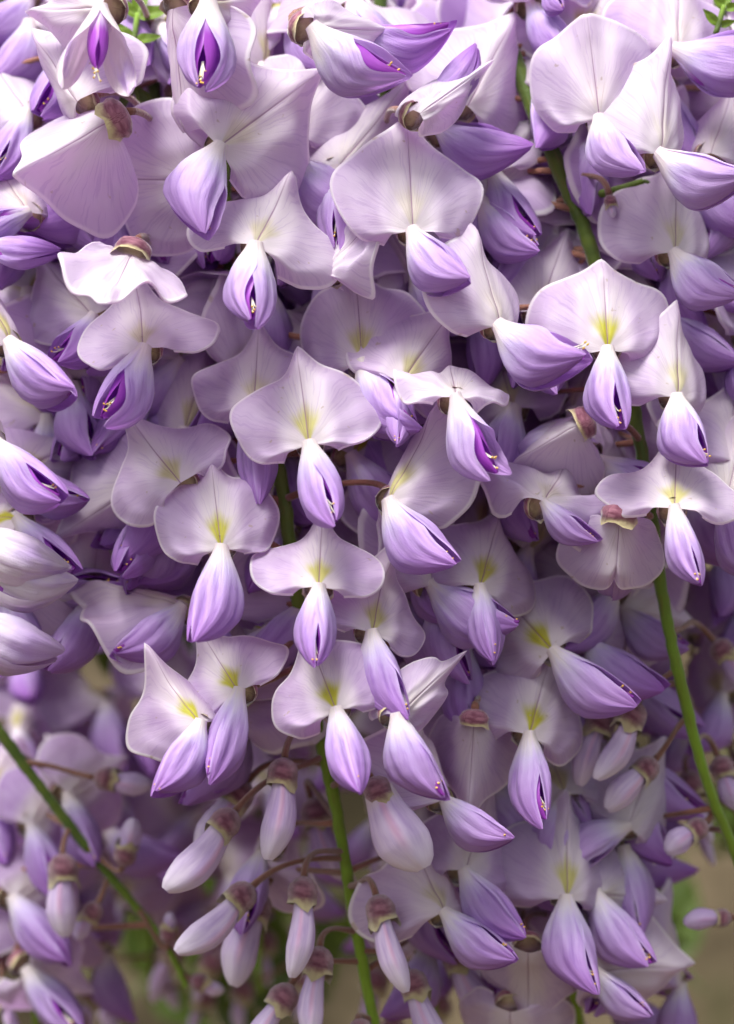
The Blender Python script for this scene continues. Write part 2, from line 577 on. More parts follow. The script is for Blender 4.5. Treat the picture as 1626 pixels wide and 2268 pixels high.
def stamens_mesh(seed, bw=1.0, curve=0.22, bend=0.0, out=0.0, hi=True):
    rng = random.Random(seed)
    A = Acc()
    for k in range(rng.randint(3, 6) if hi else 2):
        t0, t1 = 0.66, rng.uniform(0.78, 0.92)
        b1 = float(np.interp(t1, W_T, W_B)) * bw

        def cy(t):
            return -curve * (t ** 2.2 - 0.25 * math.sin(t * math.pi)) - 0.62 * max(0, 0.262 * bw - float(np.interp(t, W_T, W_B)) * bw) * float(sstep(np.array(t), 0.5, 0.8))
        p0 = Vector((bend * t0 ** 1.8 + rng.uniform(-.01, .01), cy(t0) - 0.14 * bw, -t0))
        p3 = Vector((bend * t1 ** 1.8 + rng.uniform(-.045, .045), cy(t1) - b1 * rng.uniform(0.72, 1.04) - out * rng.uniform(0.3, 1), -t1 + 0.4 * out * rng.random()))
        p1 = p0.lerp(p3, 0.4) + Vector((0, -0.01, -0.02))
        p2 = p0.lerp(p3, 0.8) + Vector((0, 0.02, -0.03))
        v, f, uv = tube(bez(p0, p1, p2, p3, 6), 0.006, 4, (0, 0.7))
        A.add(v, f, uv)
        # anther: a small stretched bead
        d = (p3 - p2).normalized()
        q = d.to_track_quat('Z', 'Y').to_matrix()
        vv, uu = [], []
        nl, nn = 5, 6
        for i in range(nl):
            a = math.pi * i / (nl - 1)
            for j in range(nn):
                th = 2 * math.pi * j / nn
                vv.append(p3 + q @ Vector((0.0125 * math.sin(a) * math.cos(th), 0.011 * math.sin(a) * math.sin(th), -0.019 * math.cos(a))))
                uu.append((0, 1))
        A.add(vv, grid_faces(nl, nn, 0, True), uu)
    return A.mesh('stamens', [M['stamen']])


def bud_mesh(seed, fat=1.0, bend=0.1, open_=0.0, hi=True):
    """closed flower hanging from its calyx along -z, the folded banner outermost, its margins meeting at the back"""
    rng = np.random.default_rng(seed)
    nt, nth = (26, 25) if hi else (14, 14)
    t = np.linspace(0, 1, nt)
    T_ = [0, .1, .25, .45, .65, .8, .92, .98, 1]
    a = np.interp(t, T_, [.085, .095, .110, .140, .152, .125, .085, .066, .026]) * fat
    b = np.interp(t, T_, [.085, .095, .12, .15, .16, .13, .09, .065, .02]) * (0.6 + 0.4 * fat)
    ker = [0.25, 0.5, 0.25]
    a = np.convolve(np.pad(a, 1, mode='edge'), ker, 'valid')
    b = np.convolve(np.pad(b, 1, mode='edge'), ker, 'valid')
    U = np.linspace(0, 1, nth)
    T, UU = np.meshgrid(t, U, indexing='ij')
    op = open_ * T
    TH = math.pi + (UU - 0.5) * 2 * (math.pi - 0.05 - op)     # u=.5 is the ridge facing -y
    ridge = 1 + 0.16 * np.exp(-((UU - 0.5) / 0.05) ** 2) * sstep(T, 0.05, 0.3) - 0.07 * np.exp(-((np.abs(UU - 0.5) - 0.13) / 0.08) ** 2) * T
    p1 = rng.uniform(0, 6)
    rip = 1 + 0.025 * np.sin(7 * TH + 4 * T + p1)
    x = -a[:, None] * np.sin(TH) * rip * ridge * (1 + 0.8 * op * np.abs(UU - 0.5))
    y = b[:, None] * np.cos(TH) * rip * ridge
    x = x + bend * T ** 1.7 - 0.045 * np.sin(T * math.pi) * np.sign(bend + 1e-6)
    y = y - 0.10 * np.sin(T * math.pi * 0.9) * 0.5
    V = np.stack([x, y, -T], -1).reshape(-1, 3)
    polar = np.stack([UU, T], -1).reshape(-1, 2)
    return mesh_from('bud', V, grid_faces(nt, nth), [M['bud']], polar)


def calyx_geo(center, axis, r, ln, seed, n=15):
    """velvety cup with five teeth; axis points to its mouth"""
    rng = random.Random(seed)
    q = Vector(axis).normalized().to_track_quat('Z', 'Y').to_matrix()
    ph = rng.uniform(0, 6.28)
    v, uv = [], []
    rows = [(0.0, 0.22), (0.10, 0.60), (0.30, 0.93), (0.55, 1.03), (0.80, 1.0), (1.0, 1.04)]
    for i, (s, rr) in enumerate(rows):
        for j in range(n):
            th = 2 * math.pi * j / n
            tooth = max(0.0, math.cos(2.5 * (th + ph))) ** 1.5
            z = s * ln + (0.34 * ln * tooth if i == len(rows) - 1 else 0)
            r2 = r * rr * (1 + rng.uniform(-.05, .05)) * (1.0 + (0.10 * tooth if i == len(rows) - 1 else 0))
            v.append(Vector(center) + q @ Vector((r2 * math.cos(th), r2 * math.sin(th), z)))
            uv.append((j / n * 1.0, s))
    f = grid_faces(len(rows), n, 0, True)
    f.append(tuple(range(n))[::-1])
    o = len(v)                                         # the floor of the cup
    v.append(Vector(center) + q @ Vector((0, 0, 0.70 * ln)))
    uv.append((0.5, 1.0))
    k = (len(rows) - 2) * n
    f += [(k + j, k + (j + 1) % n, o) for j in range(n)]
    return v, f, uv


# ------------------------------------------------------------------ objects
def link(name, me, parent=None):
    o = bpy.data.objects.new(name, me)
    COL.objects.link(o)
    o.parent = parent
    return o


def at(x, y, d=0.0):
    """a point of the design grid at depth d (cm behind the front plane)"""
    d = d * 0.01
    k = (DIST + d) / DIST
    return Vector(((x - W_IMG / 2) * S * k, d, HGT + (H_IMG / 2 - y) * S * k))


def px(d=0.0):
    return S * (DIST + d * 0.01) / DIST


class Raceme:
    def __init__(self, label, pts, r0, r1, group='wisteria racemes in the hanging mass', hi=True):
        P = [at(*p) for p in pts]
        self.root = bpy.data.objects.new('wisteria_raceme', None)
        COL.objects.link(self.root)
        self.root.location = P[0]
        self.root.empty_display_size = 0.01
        self.root['label'] = label
        self.root['category'] = 'flower raceme'
        self.root['group'] = group
        self.path = smooth_path(P, 120 if hi else 60)
        self.hi = hi
        rng = random.Random(len(label))
        loc = [p - P[0] + Vector((rng.uniform(-1, 1), rng.uniform(-1, 1), 0)) * 0.00012 for p in self.path]
        A = Acc()
        v, f, uv = tube(loc, lambda t: (r0 + (r1 - r0) * t) * (1 + 0.10 * max(0, math.sin(t * 130)) ** 6 + 0.04 * math.sin(t * 37)), 12 if hi else 8, (0, 1), 0.03, rng)
        A.add(v, f, uv)
        self.rachis = link('rachis', A.mesh('rachis', [M['rachis']]), self.root)
        self.r = (r0 + r1) / 2

    def attach(self, p, rise):
        best = min(self.path, key=lambda q: abs(q.z - (p.z + rise)) + 0.25 * (q - p).length)
        return best


POOL = {}


def pool(kind, n, fn):
    if kind not in POOL:
        POOL[kind] = [fn(i) for i in range(n)]
    return POOL[kind]


def Ry(a): return Matrix.Rotation(math.radians(a), 3, 'Y')
def Rz(a): return Matrix.Rotation(math.radians(a), 3, 'Z')
def Rx(a): return Matrix.Rotation(math.radians(a), 3, 'X')


def setm(o, R, s):
    o.matrix_basis = (R.to_4x4() @ Matrix.Diagonal((s, s, s, 1)))


def pedicel_geo(A, rac, start, back, rng, rad, rise=None, mi=1):
    """a thin curved stalk from the calyx back to the rachis, local to `start`"""
    rise = rng.uniform(-0.004, 0.010) if rise is None else rise
    t = rac.attach(start, rise)
    end = t - start
    L = end.length
    p1 = back * min(0.45 * L, 0.012)
    side = Vector((rng.uniform(-1, 1), rng.uniform(-1, 1), rng.uniform(-0.2, 1.2))) * L * 0.10
    p2 = end * 0.62 + side
    v, f, uv = tube(bez(Vector((0, 0, 0)), p1, p2, end, 14 if rac.hi else 8), lambda s: rad * (1.25 - 0.35 * math.sin(s * math.pi)), 7, (0, 1), 0.05, rng)
    return v, f, uv


SEED = [100]


def flower(rac, jx, jy, d, L, roll, pitch=18, yaw=0, kx=1.0, wa=0, wp=25, tw=0, Lw=190, wyaw=0, shared=False,
           pale=0.15, yel=1.0, sat=0.3, label=None, ban=None, wing=None, rise=None, cal=1.0, nowing=False, noban=False, ks=1.0, pos=None, scale=None, stam=True, hood=False):
    SEED[0] += 1
    sd_ = SEED[0]
    rng = random.Random(sd_)
    ban = ban or {}
    wing = wing or {}
    d = d * 1.5 if d < 0 else d
    p = pos if pos is not None else at(jx, jy, d)
    u = scale if scale is not None else px(d)
    hi = not shared
    if shared:
        bm = pool('banner', 18, lambda i: banner_mesh(900 + i, kx=[1, .9, 1.1, 1, 1.15, .85][i % 6], side=[.15, .35, .25, .5, .2, .6][i % 6],
                  curl=[.1, .25, .05, .3, .15, .2][i % 6], ruf=[.03, .06, .04, .08][i % 4], tip=[.05, .02, .06][i % 3],
                  roll_l=[0, .3, 0, .2][i % 4], roll_r=[.2, 0, .4, 0][i % 4], hi=False))
        k = rng.randrange(18)
        mb = bm[k]
        wset = pool('wing', 6, lambda i: (
            wing_mesh(i, -1, gap=.04 + .05 * i, bend=[0, .1, -.1][i % 3], splay=[0, .06, .02][i % 3], hi=False),
            wing_mesh(i, 1, gap=.04 + .05 * i, bend=[0, .1, -.1][i % 3], splay=[0, .06, .02][i % 3], hi=False),
            keel_mesh(i, bend=[0, .1, -.1][i % 3], hi=False),
            stamens_mesh(i, bend=[0, .1, -.1][i % 3], hi=False)))
        mw = wset[rng.randrange(6)]
    else:
        bp = dict(side=rng.uniform(.2, .34), curl=rng.uniform(.05, .15), ruf=rng.uniform(.025, .05), tip=rng.uniform(.04, .08), skew=rng.uniform(-.04, .04))
        bp.update(ban)
        mb = None if noban else banner_mesh(sd_, kx=kx, **bp)
        wp_ = dict(gap=.42, aw=1.0, bw=1.0, curve=.2, bend=0.0, splay=0.015)
        wp_.update(wing)
        out = wp_.pop('out', 0.0)
        wp_['gap'] *= (rng.uniform(0.3, 0.8) if rng.random() > .3 else 0.08) if wp_['gap'] < 1 else .8
        wp_['aw'] *= 0.93
        wp_['bw'] *= .94 + .14 * abs(math.sin(math.radians(tw)))
        if not nowing:
            kk = {k: wp_[k] for k in ('aw', 'bw', 'curve', 'bend')}
            mw = (wing_mesh(sd_, -1, **wp_), wing_mesh(sd_, 1, **wp_), keel_mesh(sd_, **kk),
                  stamens_mesh(sd_, bw=wp_['bw'], curve=wp_['curve'], bend=wp_['bend'], out=out))
    if not shared and not hood and 5 < pitch < 35:
        pitch += 6
    RB = Ry(roll) @ Rz(yaw) @ Rx(-pitch)
    RW = Ry(-wa) @ Rz(wyaw) @ Rx(-wp) @ Rz(tw)
    wdir = RW @ Vector((0, 0, -1))
    bfront = RB @ Vector((0, -1, 0))
    bup = RB @ Vector((0, 0, 1))
    axis = (wdir * 0.6 + bfront * 0.45 + Vector((0, -.35, 0))).normalized()
    Ls = L * u * 1.09
    cl = (0.155 * cal) * 215 * u
    cen = -axis * cl * 1.25 + Vector((0, cl * 0.55, 0)) - bfront * cl * 0.5 * abs(math.sin(math.radians(pitch)))
    if hood:
        axis = Vector((bup.x, bup.y * .25 + .1, bup.z)).normalized()
        cen = -axis * cl * 0.9 + Vector((0, cl * 0.1, 0))
    A = Acc()
    v, f, uv = calyx_geo(cen, axis, 0.150 * 215 * u * cal, cl, sd_, 15 if hi else 10)
    A.add(v, f, uv, 0)
    back = (-axis + Vector((0, 0.5, 0.25))).normalized()
    if hood:
        back = (-axis * 0.35 + Vector((0, 0.9, 0))).normalized()
    v, f, uv = pedicel_geo(A, rac, p + cen, back, rng, 0.00068 if hi else 0.0006, rise)
    A.add([x + cen for x in v], f, uv, 1)
    fl = link('flower', A.mesh('flower', [M['calyx'], M['pedicel']]), rac.root)
    fl.location = p - rac.root.location
    if label:
        fl['label'] = label
    c = (max(0, min(1, pale + rng.uniform(-.06, .06))), yel, max(0, min(1, sat + rng.uniform(-.08, .08))), 1)
    if not noban:
        o = link('banner_petal', mb, fl)
        setm(o, RB, Ls)
        o.color = c
    if not nowing:
        for nm, me in zip(('wing_petal', 'wing_petal', 'keel_petal', 'stamens'), mw):
            if nm == 'stamens' and not stam:
                continue
            o = link(nm, me, fl)
            setm(o, RW, Lw * u * 1.11 * (ks if nm == 'keel_petal' else 1))
            o.location = -wdir * (Lw * u * 0.045) + (Vector((0, .46 * Lw * u, 0)) if hood else Vector())
            o.color = c
    return fl


def bud(rac, cx, cy, d, ln, wa, fat=1.0, bend=0.05, tw=0, wp=12, pale=.2, sat=.15, open_=0.0, shared=False, cal=1.0, pos=None, scale=None, rise=None, label=None):
    SEED[0] += 1
    sd_ = SEED[0]
    rng = random.Random(sd_)
    d = d * 1.5 if d < 0 else d
    p = pos if pos is not None else at(cx, cy, d)
    u = scale if scale is not None else px(d)
    fat = fat * 1.28
    me = pool('bud', 5, lambda i: bud_mesh(i, [.9, 1.1, 1, .8, 1.2][i], [.1, -.1, .05, 0, .12][i], 0, False))[rng.randrange(5)] if shared else bud_mesh(sd_, fat, bend, open_)
    R = Ry(-wa) @ Rx(-wp) @ Rz(tw)
    o = link('flower_bud', me, rac.root)
    o.location = p - rac.root.location
    setm(o, R, ln * u)
    o.location = p - rac.root.location
    o.color = (pale, 0, sat, 1)
    if label:
        o['label'] = label
    inv = (1.0 / (ln * u))
    Rt = R.transposed()
    # calyx and stalk in the bud's own frame
    cr = 0.33 * 100 * cal * u * inv
    cl = 0.62 * 100 * cal * u * inv
    A = Acc()
    v, f, uv = calyx_geo((0, 0, cl * 0.55), (0, 0, -1), cr, cl, sd_, 15 if not shared else 10)
    A.add(v, f, uv)
    c = link('calyx', A.mesh('calyx', [M['calyx']]), o)
    top = p + R @ Vector((0, 0, cl * 0.52 / inv))
    A = Acc()
    v, f, uv = pedicel_geo(A, rac, top, (R @ Vector((0, 0, 1)) + Vector((0, 0.3, 0))).normalized(), rng, 0.00062 if not shared else .00055, rise)
    vv = [Vector((0, 0, cl * 0.52)) + (Rt @ Vector(x)) * inv for x in v]
    A.add(vv, f, uv)
    link('pedicel', A.mesh('pedicel', [M['pedicel']]), o)
    return o


# ------------------------------------------------------------------ the setting
def box_grid(name, mat, pts, faces, kind='structure'):
    me = mesh_from(name, pts, faces, [mat], smooth=False)
    o = link(name, me)
    o['kind'] = kind
    return o


wall = box_grid('wall', M['wall'], [(-1.6, .55, 0), (1.6, .55, 0), (1.6, .55, 2.3), (-1.6, .55, 2.3), (-1.6, .75, 0), (1.6, .75, 0), (1.6, .75, 2.3), (-1.6, .75, 2.3)],
                [(0, 1, 2, 3), (5, 4, 7, 6), (4, 0, 3, 7), (1, 5, 6, 2), (3, 2, 6, 7)])
ground = box_grid('ground', M['ground'], [(-6, -6, 0), (6, -6, 0), (6, 6, 0), (-6, 6, 0)], [(0, 1, 2, 3)])

# ------------------------------------------------------------------ racemes
G_MAIN = 'wisteria racemes in the hanging mass'
centre = Raceme('wisteria raceme on thick green stalk ending in pendent closed buds, yellow throats',
                [(470, 60, .6), (490, 300, .4), (507, 560, .2), (560, 800, .1), (622, 1060, -.7), (648, 1250, -.9), (705, 1600, -.3), (752, 1830, -.1), (785, 2040, .2), (836, 2300, .4)], .0017, .00115)
right = Raceme('wisteria raceme on long light green stalk, bare below with tiny buds',
               [(1110, 60, .2), (1185, 250, -.4), (1262, 430, -.5), (1302, 530, -.6), (1380, 800, -.8), (1430, 1050, -.8), (1464, 1300, -.8), (1505, 1500, -.5), (1562, 1720, .2), (1640, 1920, 1.2), (1690, 2060, 1.6)], .0018, .00095)
left_low = Raceme('blurred wisteria raceme whose bare stalk slants down past closed lilac buds',
                  [(-90, 1500, 3.2), (0, 1622, 3.2), (110, 1770, 3.3), (220, 1912, 3.4), (320, 2030, 3.6), (378, 2110, 3.8), (412, 2185, 4.0)], .0014, .0006)
left_edge = Raceme('wisteria raceme with violet wing petals swept down over white drooping petals beside the dark gap',
                   [(-120, 200, 0), (-110, 600, .1), (-100, 900, 0), (-90, 1200, 0), (-70, 1560, .3)], .0017, .0012)
top_left = Raceme('wisteria raceme with the oldest cream faded flower and flowers seen from behind',
                  [(330, -60, 2.0), (335, 100, 2.0), (345, 260, 1.9), (350, 560, 2.0), (340, 800, 2.2), (330, 1080, 2.6), (330, 1300, 3.2)], .0016, .0012)
top_mid = Raceme('wisteria raceme with broad pale banners crowded above the tall round banner flower',
                 [(840, -60, 2.4), (850, 150, 2.4), (870, 420, 2.4), (900, 700, 2.6), (930, 1000, 2.9), (960, 1250, 3.2)], .0016, .0012)
top_right = Raceme('wisteria raceme with pale hooded banners and light violet keels beside the stout green stalk',
                   [(1600, -80, 1.4), (1590, 150, 1.4), (1585, 420, 1.4), (1590, 700, 1.6), (1600, 1000, 1.8)], .0016, .0012)
low_right = Raceme('drooping wisteria raceme with soft focused violet flowers thinning out below the bare green stalk',
                   [(1120, 700, 2.6), (1130, 1000, 2.6), (1140, 1300, 2.4), (1150, 1600, 2.4), (1180, 1850, 2.8), (1240, 2080, 3.4), (1300, 2330, 4.0)], .0015, .0010)

# ---- flowers of the centre raceme
flower(centre, 485, 325, -2.3, 270, 53, 18, 6, 1.12, -28, 20, 62, 205, pale=.55, yel=.3, sat=.1, ban=dict(side=.16, curl=.03, crease=.14, ruf=.02, tip=.07), wing=dict(gap=.6, splay=.05, bw=1.05))
flower(centre, 565, 545, -2.6, 215, 20, 34, -4, 1.32, -6, 18, 12, 200, pale=.55, yel=.4, sat=.1, ban=dict(side=.26, curl=.05, crease=.08, tip=.10, tipf=.12), wing=dict(gap=.5, aw=1.1))
flower(centre, 915, 512, -2.4, 268, -2, 10, 2, .98, 28, 22, 42, 190, pale=.45, yel=.25, sat=.15, ban=dict(side=.14, curl=.10, tip=-.01, crease=.12, twist=.05), wing=dict(gap=.5))
flower(centre, 803, 805, -1.5, 236, -7, 14, -6, .95, 23, 22, 40, 205, pale=.3, yel=.7, sat=.15, ban=dict(side=.16, curl=.10, tip=.05), wing=dict(gap=.5, bw=1.05))
flower(centre, 685, 985, -2.7, 240, -10, 20, -4, 1.08, 13, 18, 14, 205, pale=.30, yel=.8, sat=.15, ban=dict(side=.22, curl=.05, crease=.14, tip=.05), wing=dict(gap=.5, aw=.95))
flower(centre, 562, 905, -1.7, 215, 2, 22, 0, 1.08, 3, -4, 0, 185, pale=.25, yel=.4, sat=.2, ban=dict(side=.25, tip=.07), wing=dict(gap=.6))
flower(centre, 888, 848, -1.9, 225, 38, 26, 6, 1.02, -4, 12, 0, 150, pale=.30, yel=.6, sat=.15, ban=dict(side=.26, curl=.05, tip=.05))
flower(centre, 490, 1216, -2.5, 224, -6, 16, 4, .96, -6, 15, -34, 222, pale=.22, yel=1, sat=.2, ban=dict(side=.20, curl=.10, tip=.05, crease=.09), wing=dict(bend=.06, gap=.45, aw=.85, bw=.95))
flower(centre, 706, 1300, -2.8, 190, 4, 44, 2, 1.25, -6, 12, 8, 180, pale=.2, yel=.8, sat=.25, ban=dict(side=.12, curl=.1, crease=.06, tip=.10, tipf=.16, edge=.02, margin=.05), wing=dict(gap=.4))
flower(centre, 745, 1574, -3.0, 196, -21, 24, 2, 1.12, 14, 16, 6, 190, pale=.18, yel=1, sat=.25, ban=dict(side=.24, curl=.05, crease=.12, tip=.07), wing=dict(gap=.42, aw=1.0, splay=.03), label='flower with violet yellow-spotted banner above closed buds')
flower(centre, 824, 1402, -2.4, 185, 22, 36, 14, 1.25, 8, 10, 40, 198, pale=.2, yel=.7, sat=.25, ban=dict(side=.2, crease=.06, tip=.09, tipf=.16, margin=.06), wing=dict(gap=.5, aw=.8))
flower(centre, 862, 1112, -2.2, 245, 12, 10, -42, .68, 27, 18, 50, 205, pale=.25, yel=.7, sat=.2, ban=dict(side=.35, crease=.1, roll_l=.2), wing=dict(gap=.45))
flower(centre, 528, 1532, -2.3, 180, -32, 34, 4, 1.2, -14, 14, -12, 205, pale=.18, yel=1, sat=.25, ban=dict(side=.14, crease=.06, tip=.09, tipf=.12, margin=.06), wing=dict(gap=.4, aw=.9))
flower(centre, 442, 1602, -2.6, 190, -26, 26, 24, .95, -20, 16, -30, 185, pale=.2, yel=1, sat=.3, ban=dict(side=.34, crease=.06, tip=.08, tipf=.1, margin=.07), wing=dict(gap=.35), cal=.75)
flower(centre, 318, 772, -2.3, 195, -12, 34, -4, 1.25, -20, 16, -18, 200, pale=.4, yel=.4, sat=.2, ban=dict(side=.22, crease=.07, tip=.10, tipf=.14, roll_r=.08, twist=.3, margin=.05), wing=dict(gap=.6, splay=.05))
flower(centre, 400, 1070, -2.0, 205, -36, 40, 6, 1.2, -10, 0, 0, 165, nowing=True, pale=.35, yel=.6, sat=.2, ban=dict(side=.14, crease=.06, tip=.11, tipf=.15, margin=.06))
flower(centre, 1010, 880, -2.7, 175, 6, 56, 8, 1.15, 16, 8, 30, 195, pale=.8, yel=.1, sat=.1, ban=dict(side=.05, curl=.12, ruf=.10), wing=dict(gap=1.1, aw=.8, splay=.10, out=.05))
flower(centre, 400, 1345, -.9, 235, -38, 30, 62, 1.05, -38, 16, -50, 175, pale=.2, yel=.2, sat=.3, ban=dict(side=.30, ruf=.09, roll_l=-.3), wing=dict(gap=.5))
flower(centre, 640, 1010, 0.4, 190, 10, 30, 20, 1, 8, 20, 30, 180, sat=.4)
flower(centre, 590, 640, -.3, 200, 60, 120, 0, .9, 6, -10, 150, 190, pale=.1, sat=.3, yel=0, cal=1.25)
flower(centre, 780, 1010, -.6, 220, 40, 30, 20, 1, 30, 10, 60, 190, sat=.4)
flower(centre, 590, 1400, -.4, 200, -50, 30, -20, 1, -40, 10, -40, 180, sat=.45)
flower(centre, 880, 1585, -2.9, 255, 50, 40, 0, .40, 14, 2, 50, 190, pale=.35, yel=.1, sat=.3, ban=dict(side=.2, margin=.1, ruf=.06), wing=dict(gap=.4))
flower(centre, 1030, 1440, -.3, 190, 30, 40, 20, 1, 0, 14, 10, 200, sat=.5, pale=.05)
flower(centre, 580, 1890, .8, 190, -120, 60, 30, 1, -20, 14, 20, 170, sat=.2, pale=.2)
# buds of the centre raceme
bud(centre, 627, 1712, -1.4, 195, -6, 1.0, -.06, pale=.3)
bud(centre, 838, 1752, -1.7, 200, 30, 1.55, .02, pale=.3, open_=.3)
bud(centre, 500, 1822, -1.2, 200, -40, 1.15, -.05, tw=30, pale=.3)
bud(centre, 535, 1985, -.6, 190, -48, 1.05, -.05, tw=30, pale=.3)
bud(centre, 671, 1975, -1.0, 190, -4, .85, -.05, tw=-8)
bud(centre, 842, 2015, -1.0, 190, 16, .82, .03, tw=10)
bud(centre, 706, 2130, -.6, 180, -5, .85, 0)
bud(centre, 628, 2210, -.3, 170, -30, .9, 0)
bud(centre, 915, 2180, -.2, 190, 24, .9, .05)
bud(centre, 570, 2010, .8, 180, -20, 1.2, .05)
bud(centre, 530, 1760, .6, 170, -35, 1.1, .05)
bud(centre, 700, 1800, 2.2, 160, 20, 1.0, .05)
bud(centre, 800, 2290, 0, 130, 10, .9, .05)

# ---- right raceme
flower(right, 1106, 722, -2.5, 232, 0, 10, 34, .92, 46, 20, 62, 205, pale=.4, yel=.15, sat=.15, ban=dict(side=.22, crease=.08, tip=.07), wing=dict(gap=.55, out=.10, bw=1.05))
flower(right, 1346, 776, -2.1, 230, 0, 14, 3, 1.08, -2, 18, 16, 200, pale=.32, yel=1, sat=.15, ban=dict(side=.18, curl=.07, crease=.14, tip=.02), wing=dict(gap=.55, splay=.04, aw=.95))
flower(right, 1192, 695, -.9, 215, 20, 22, 0, 1.15, 6, 14, 10, 190, pale=.35, yel=.2, sat=.15, ban=dict(side=.24, tip=.08))
flower(right, 1500, 880, -2.1, 215, 14, 18, 22, 1.0, 4, 18, 38, 172, pale=.35, yel=.5, sat=.1, ban=dict(side=.28, crease=.1, tip=.05, roll_r=.15), wing=dict(gap=.55, aw=1.15, bw=1.15))
flower(right, 1494, 1126, -2.6, 195, 4, 48, -4, 1.35, 10, 14, 14, 188, pale=.4, yel=.7, sat=.15, ban=dict(side=.10, crease=.05, tip=.12, tipf=.18, roll_r=-.06, margin=.04, ruf=.05), wing=dict(gap=.35, aw=.8))
flower(right, 1372, 1150, -2.2, 185, 183, 2, 0, .98, -2, -22, 180, 205, pale=.6, yel=0, sat=.05, ban=dict(side=.55, crease=.05, curl=.1, tip=-.10), wing=dict(gap=.3), cal=1.3, rise=-.004, hood=True, label='flower seen from behind with pale folded banner')
flower(right, 1205, 1112, -1.9, 200, 18, 52, -10, 1.3, 40, 0, 40, 130, pale=.5, yel=.2, sat=.7, ban=dict(side=.1, ruf=.14, tip=.08, tipf=.1))
flower(right, 1285, 940, -1.5, 185, -112, 10, 20, .9, -52, -25, 150, 190, pale=.78, yel=0, sat=.1, ban=dict(side=.75, crease=.06, curl=.2), cal=1.15, hood=True)
flower(right, 1330, 1020, -.8, 190, 110, 50, 0, .95, 60, 10, 30, 160, pale=.5, yel=0, sat=.1, ban=dict(side=.3, ruf=.06))
flower(right, 1068, 445, -.6, 225, 38, 16, 10, 1.05, 30, 20, 40, 180, pale=.45, yel=.1, sat=.1)
flower(right, 1165, 560, .0, 210, 62, 50, 20, 1.0, 10, 20, 10, 180, pale=.5, yel=.1, sat=.1)

bud(right, 1400, 1585, -.2, 165, -25, 1.0, -.1, tw=10, pale=.5)
bud(right, 1330, 1600, .3, 150, -20, 1.0, 0, sat=.4)
bud(right, 1432, 1702, .2, 130, -46, 1.35, 0, tw=20, pale=.4, cal=.85)
bud(right, 1545, 1835, .6, 90, -55, 1.7, 0, sat=.5, cal=.75)
bud(right, 1600, 2033, 1.4, 90, -86, 1.4, 0, sat=.8, cal=.6)
bud(right, 1440, 1868, 1.8, 120, -80, 1.4, 0, sat=.4, cal=.8)
bud(right, 1600, 1440, 1.4, 110, 40, 1.3, 0, sat=.5, cal=.8)
bud(right, 1600, 1700, 1.8, 100, 20, 1.3, 0, sat=.5, cal=.8)

# a short green side shoot with a withered tip
A_ = Acc()
b0 = right.root.location
A_.add(*tube([p - b0 for p in bez(at(1275, 438, -.5), at(1320, 436, -.8), at(1370, 420, -1.0), at(1425, 402, -1.1), 12)], lambda t: .0010 * (1 - .3 * t), 9, (.3, .6)))
A_.add(*tube([p - b0 for p in bez(at(1425, 402, -1.1), at(1450, 400, -1.2), at(1450, 450, -1.1), at(1425, 445, -1.0), 10)], .0005, 7, (.3, .5)))
link('side_shoot', A_.mesh('side_shoot', [M['rachis']]), right.root)
bud(right, 1352, 445, -.9, 38, 10, 1.5, 0, sat=.3, cal=.42, wp=0)

# ---- left edge raceme
flower(left_edge, 22, 760, -2.3, 225, -6, 14, 48, 1.0, 40, 18, 30, 215, pale=.3, yel=.7, sat=.35, ban=dict(side=.35, crease=.1), wing=dict(gap=.4, bw=1.05))
flower(left_edge, -6, 985, -2.5, 215, 4, 16, 55, 1.0, 40, 18, 30, 215, pale=.3, yel=1, sat=.45, ban=dict(side=.35, crease=.1), wing=dict(gap=.4, bw=1.05))
flower(left_edge, -75, 1180, -2.7, 200, 20, 20, 0, 1, 64, 0, 158, 215, noban=True, pale=.86, sat=0, stam=False, wing=dict(gap=.1, aw=1.1), label='pale drooping petals with pointed tips')
flower(left_edge, -60, 1250, -2.5, 200, 20, 20, 0, 1, 70, 0, 150, 215, noban=True, pale=.86, sat=0, stam=False, wing=dict(gap=.1, aw=1.1), label='pale drooping petals with pointed tips')
flower(left_edge, -85, 1365, -2.7, 200, 20, 20, 0, 1, 58, 0, 155, 215, noban=True, pale=.84, sat=0, stam=False, wing=dict(gap=.1, aw=1.15), label='pale drooping petals with pointed tips')
flower(left_edge, 60, 470, -1.3, 200, -10, 30, 30, 1.0, -60, 20, 150, 160, pale=.25, sat=.6, yel=.2, wing=dict(gap=.6))
flower(left_edge, -20, 545, -1.6, 180, 10, 40, 30, 1.0, 75, 30, 150, 140, pale=.25, sat=.7, yel=.2, wing=dict(gap=.6))
flower(left_edge, 40, 1150, -.9, 200, -60, 40, 30, 1.0, 40, 10, 30, 180, pale=.2, sat=.4)
flower(left_edge, 80, 1290, .2, 220, 110, 30, 0, 1.0, 80, 10, 30, 190, pale=.1, sat=.5, yel=0)
flower(left_edge, 30, 1050, -.9, 210, 60, 40, 0, 1.0, 60, 10, 30, 190, pale=.2, sat=.4)

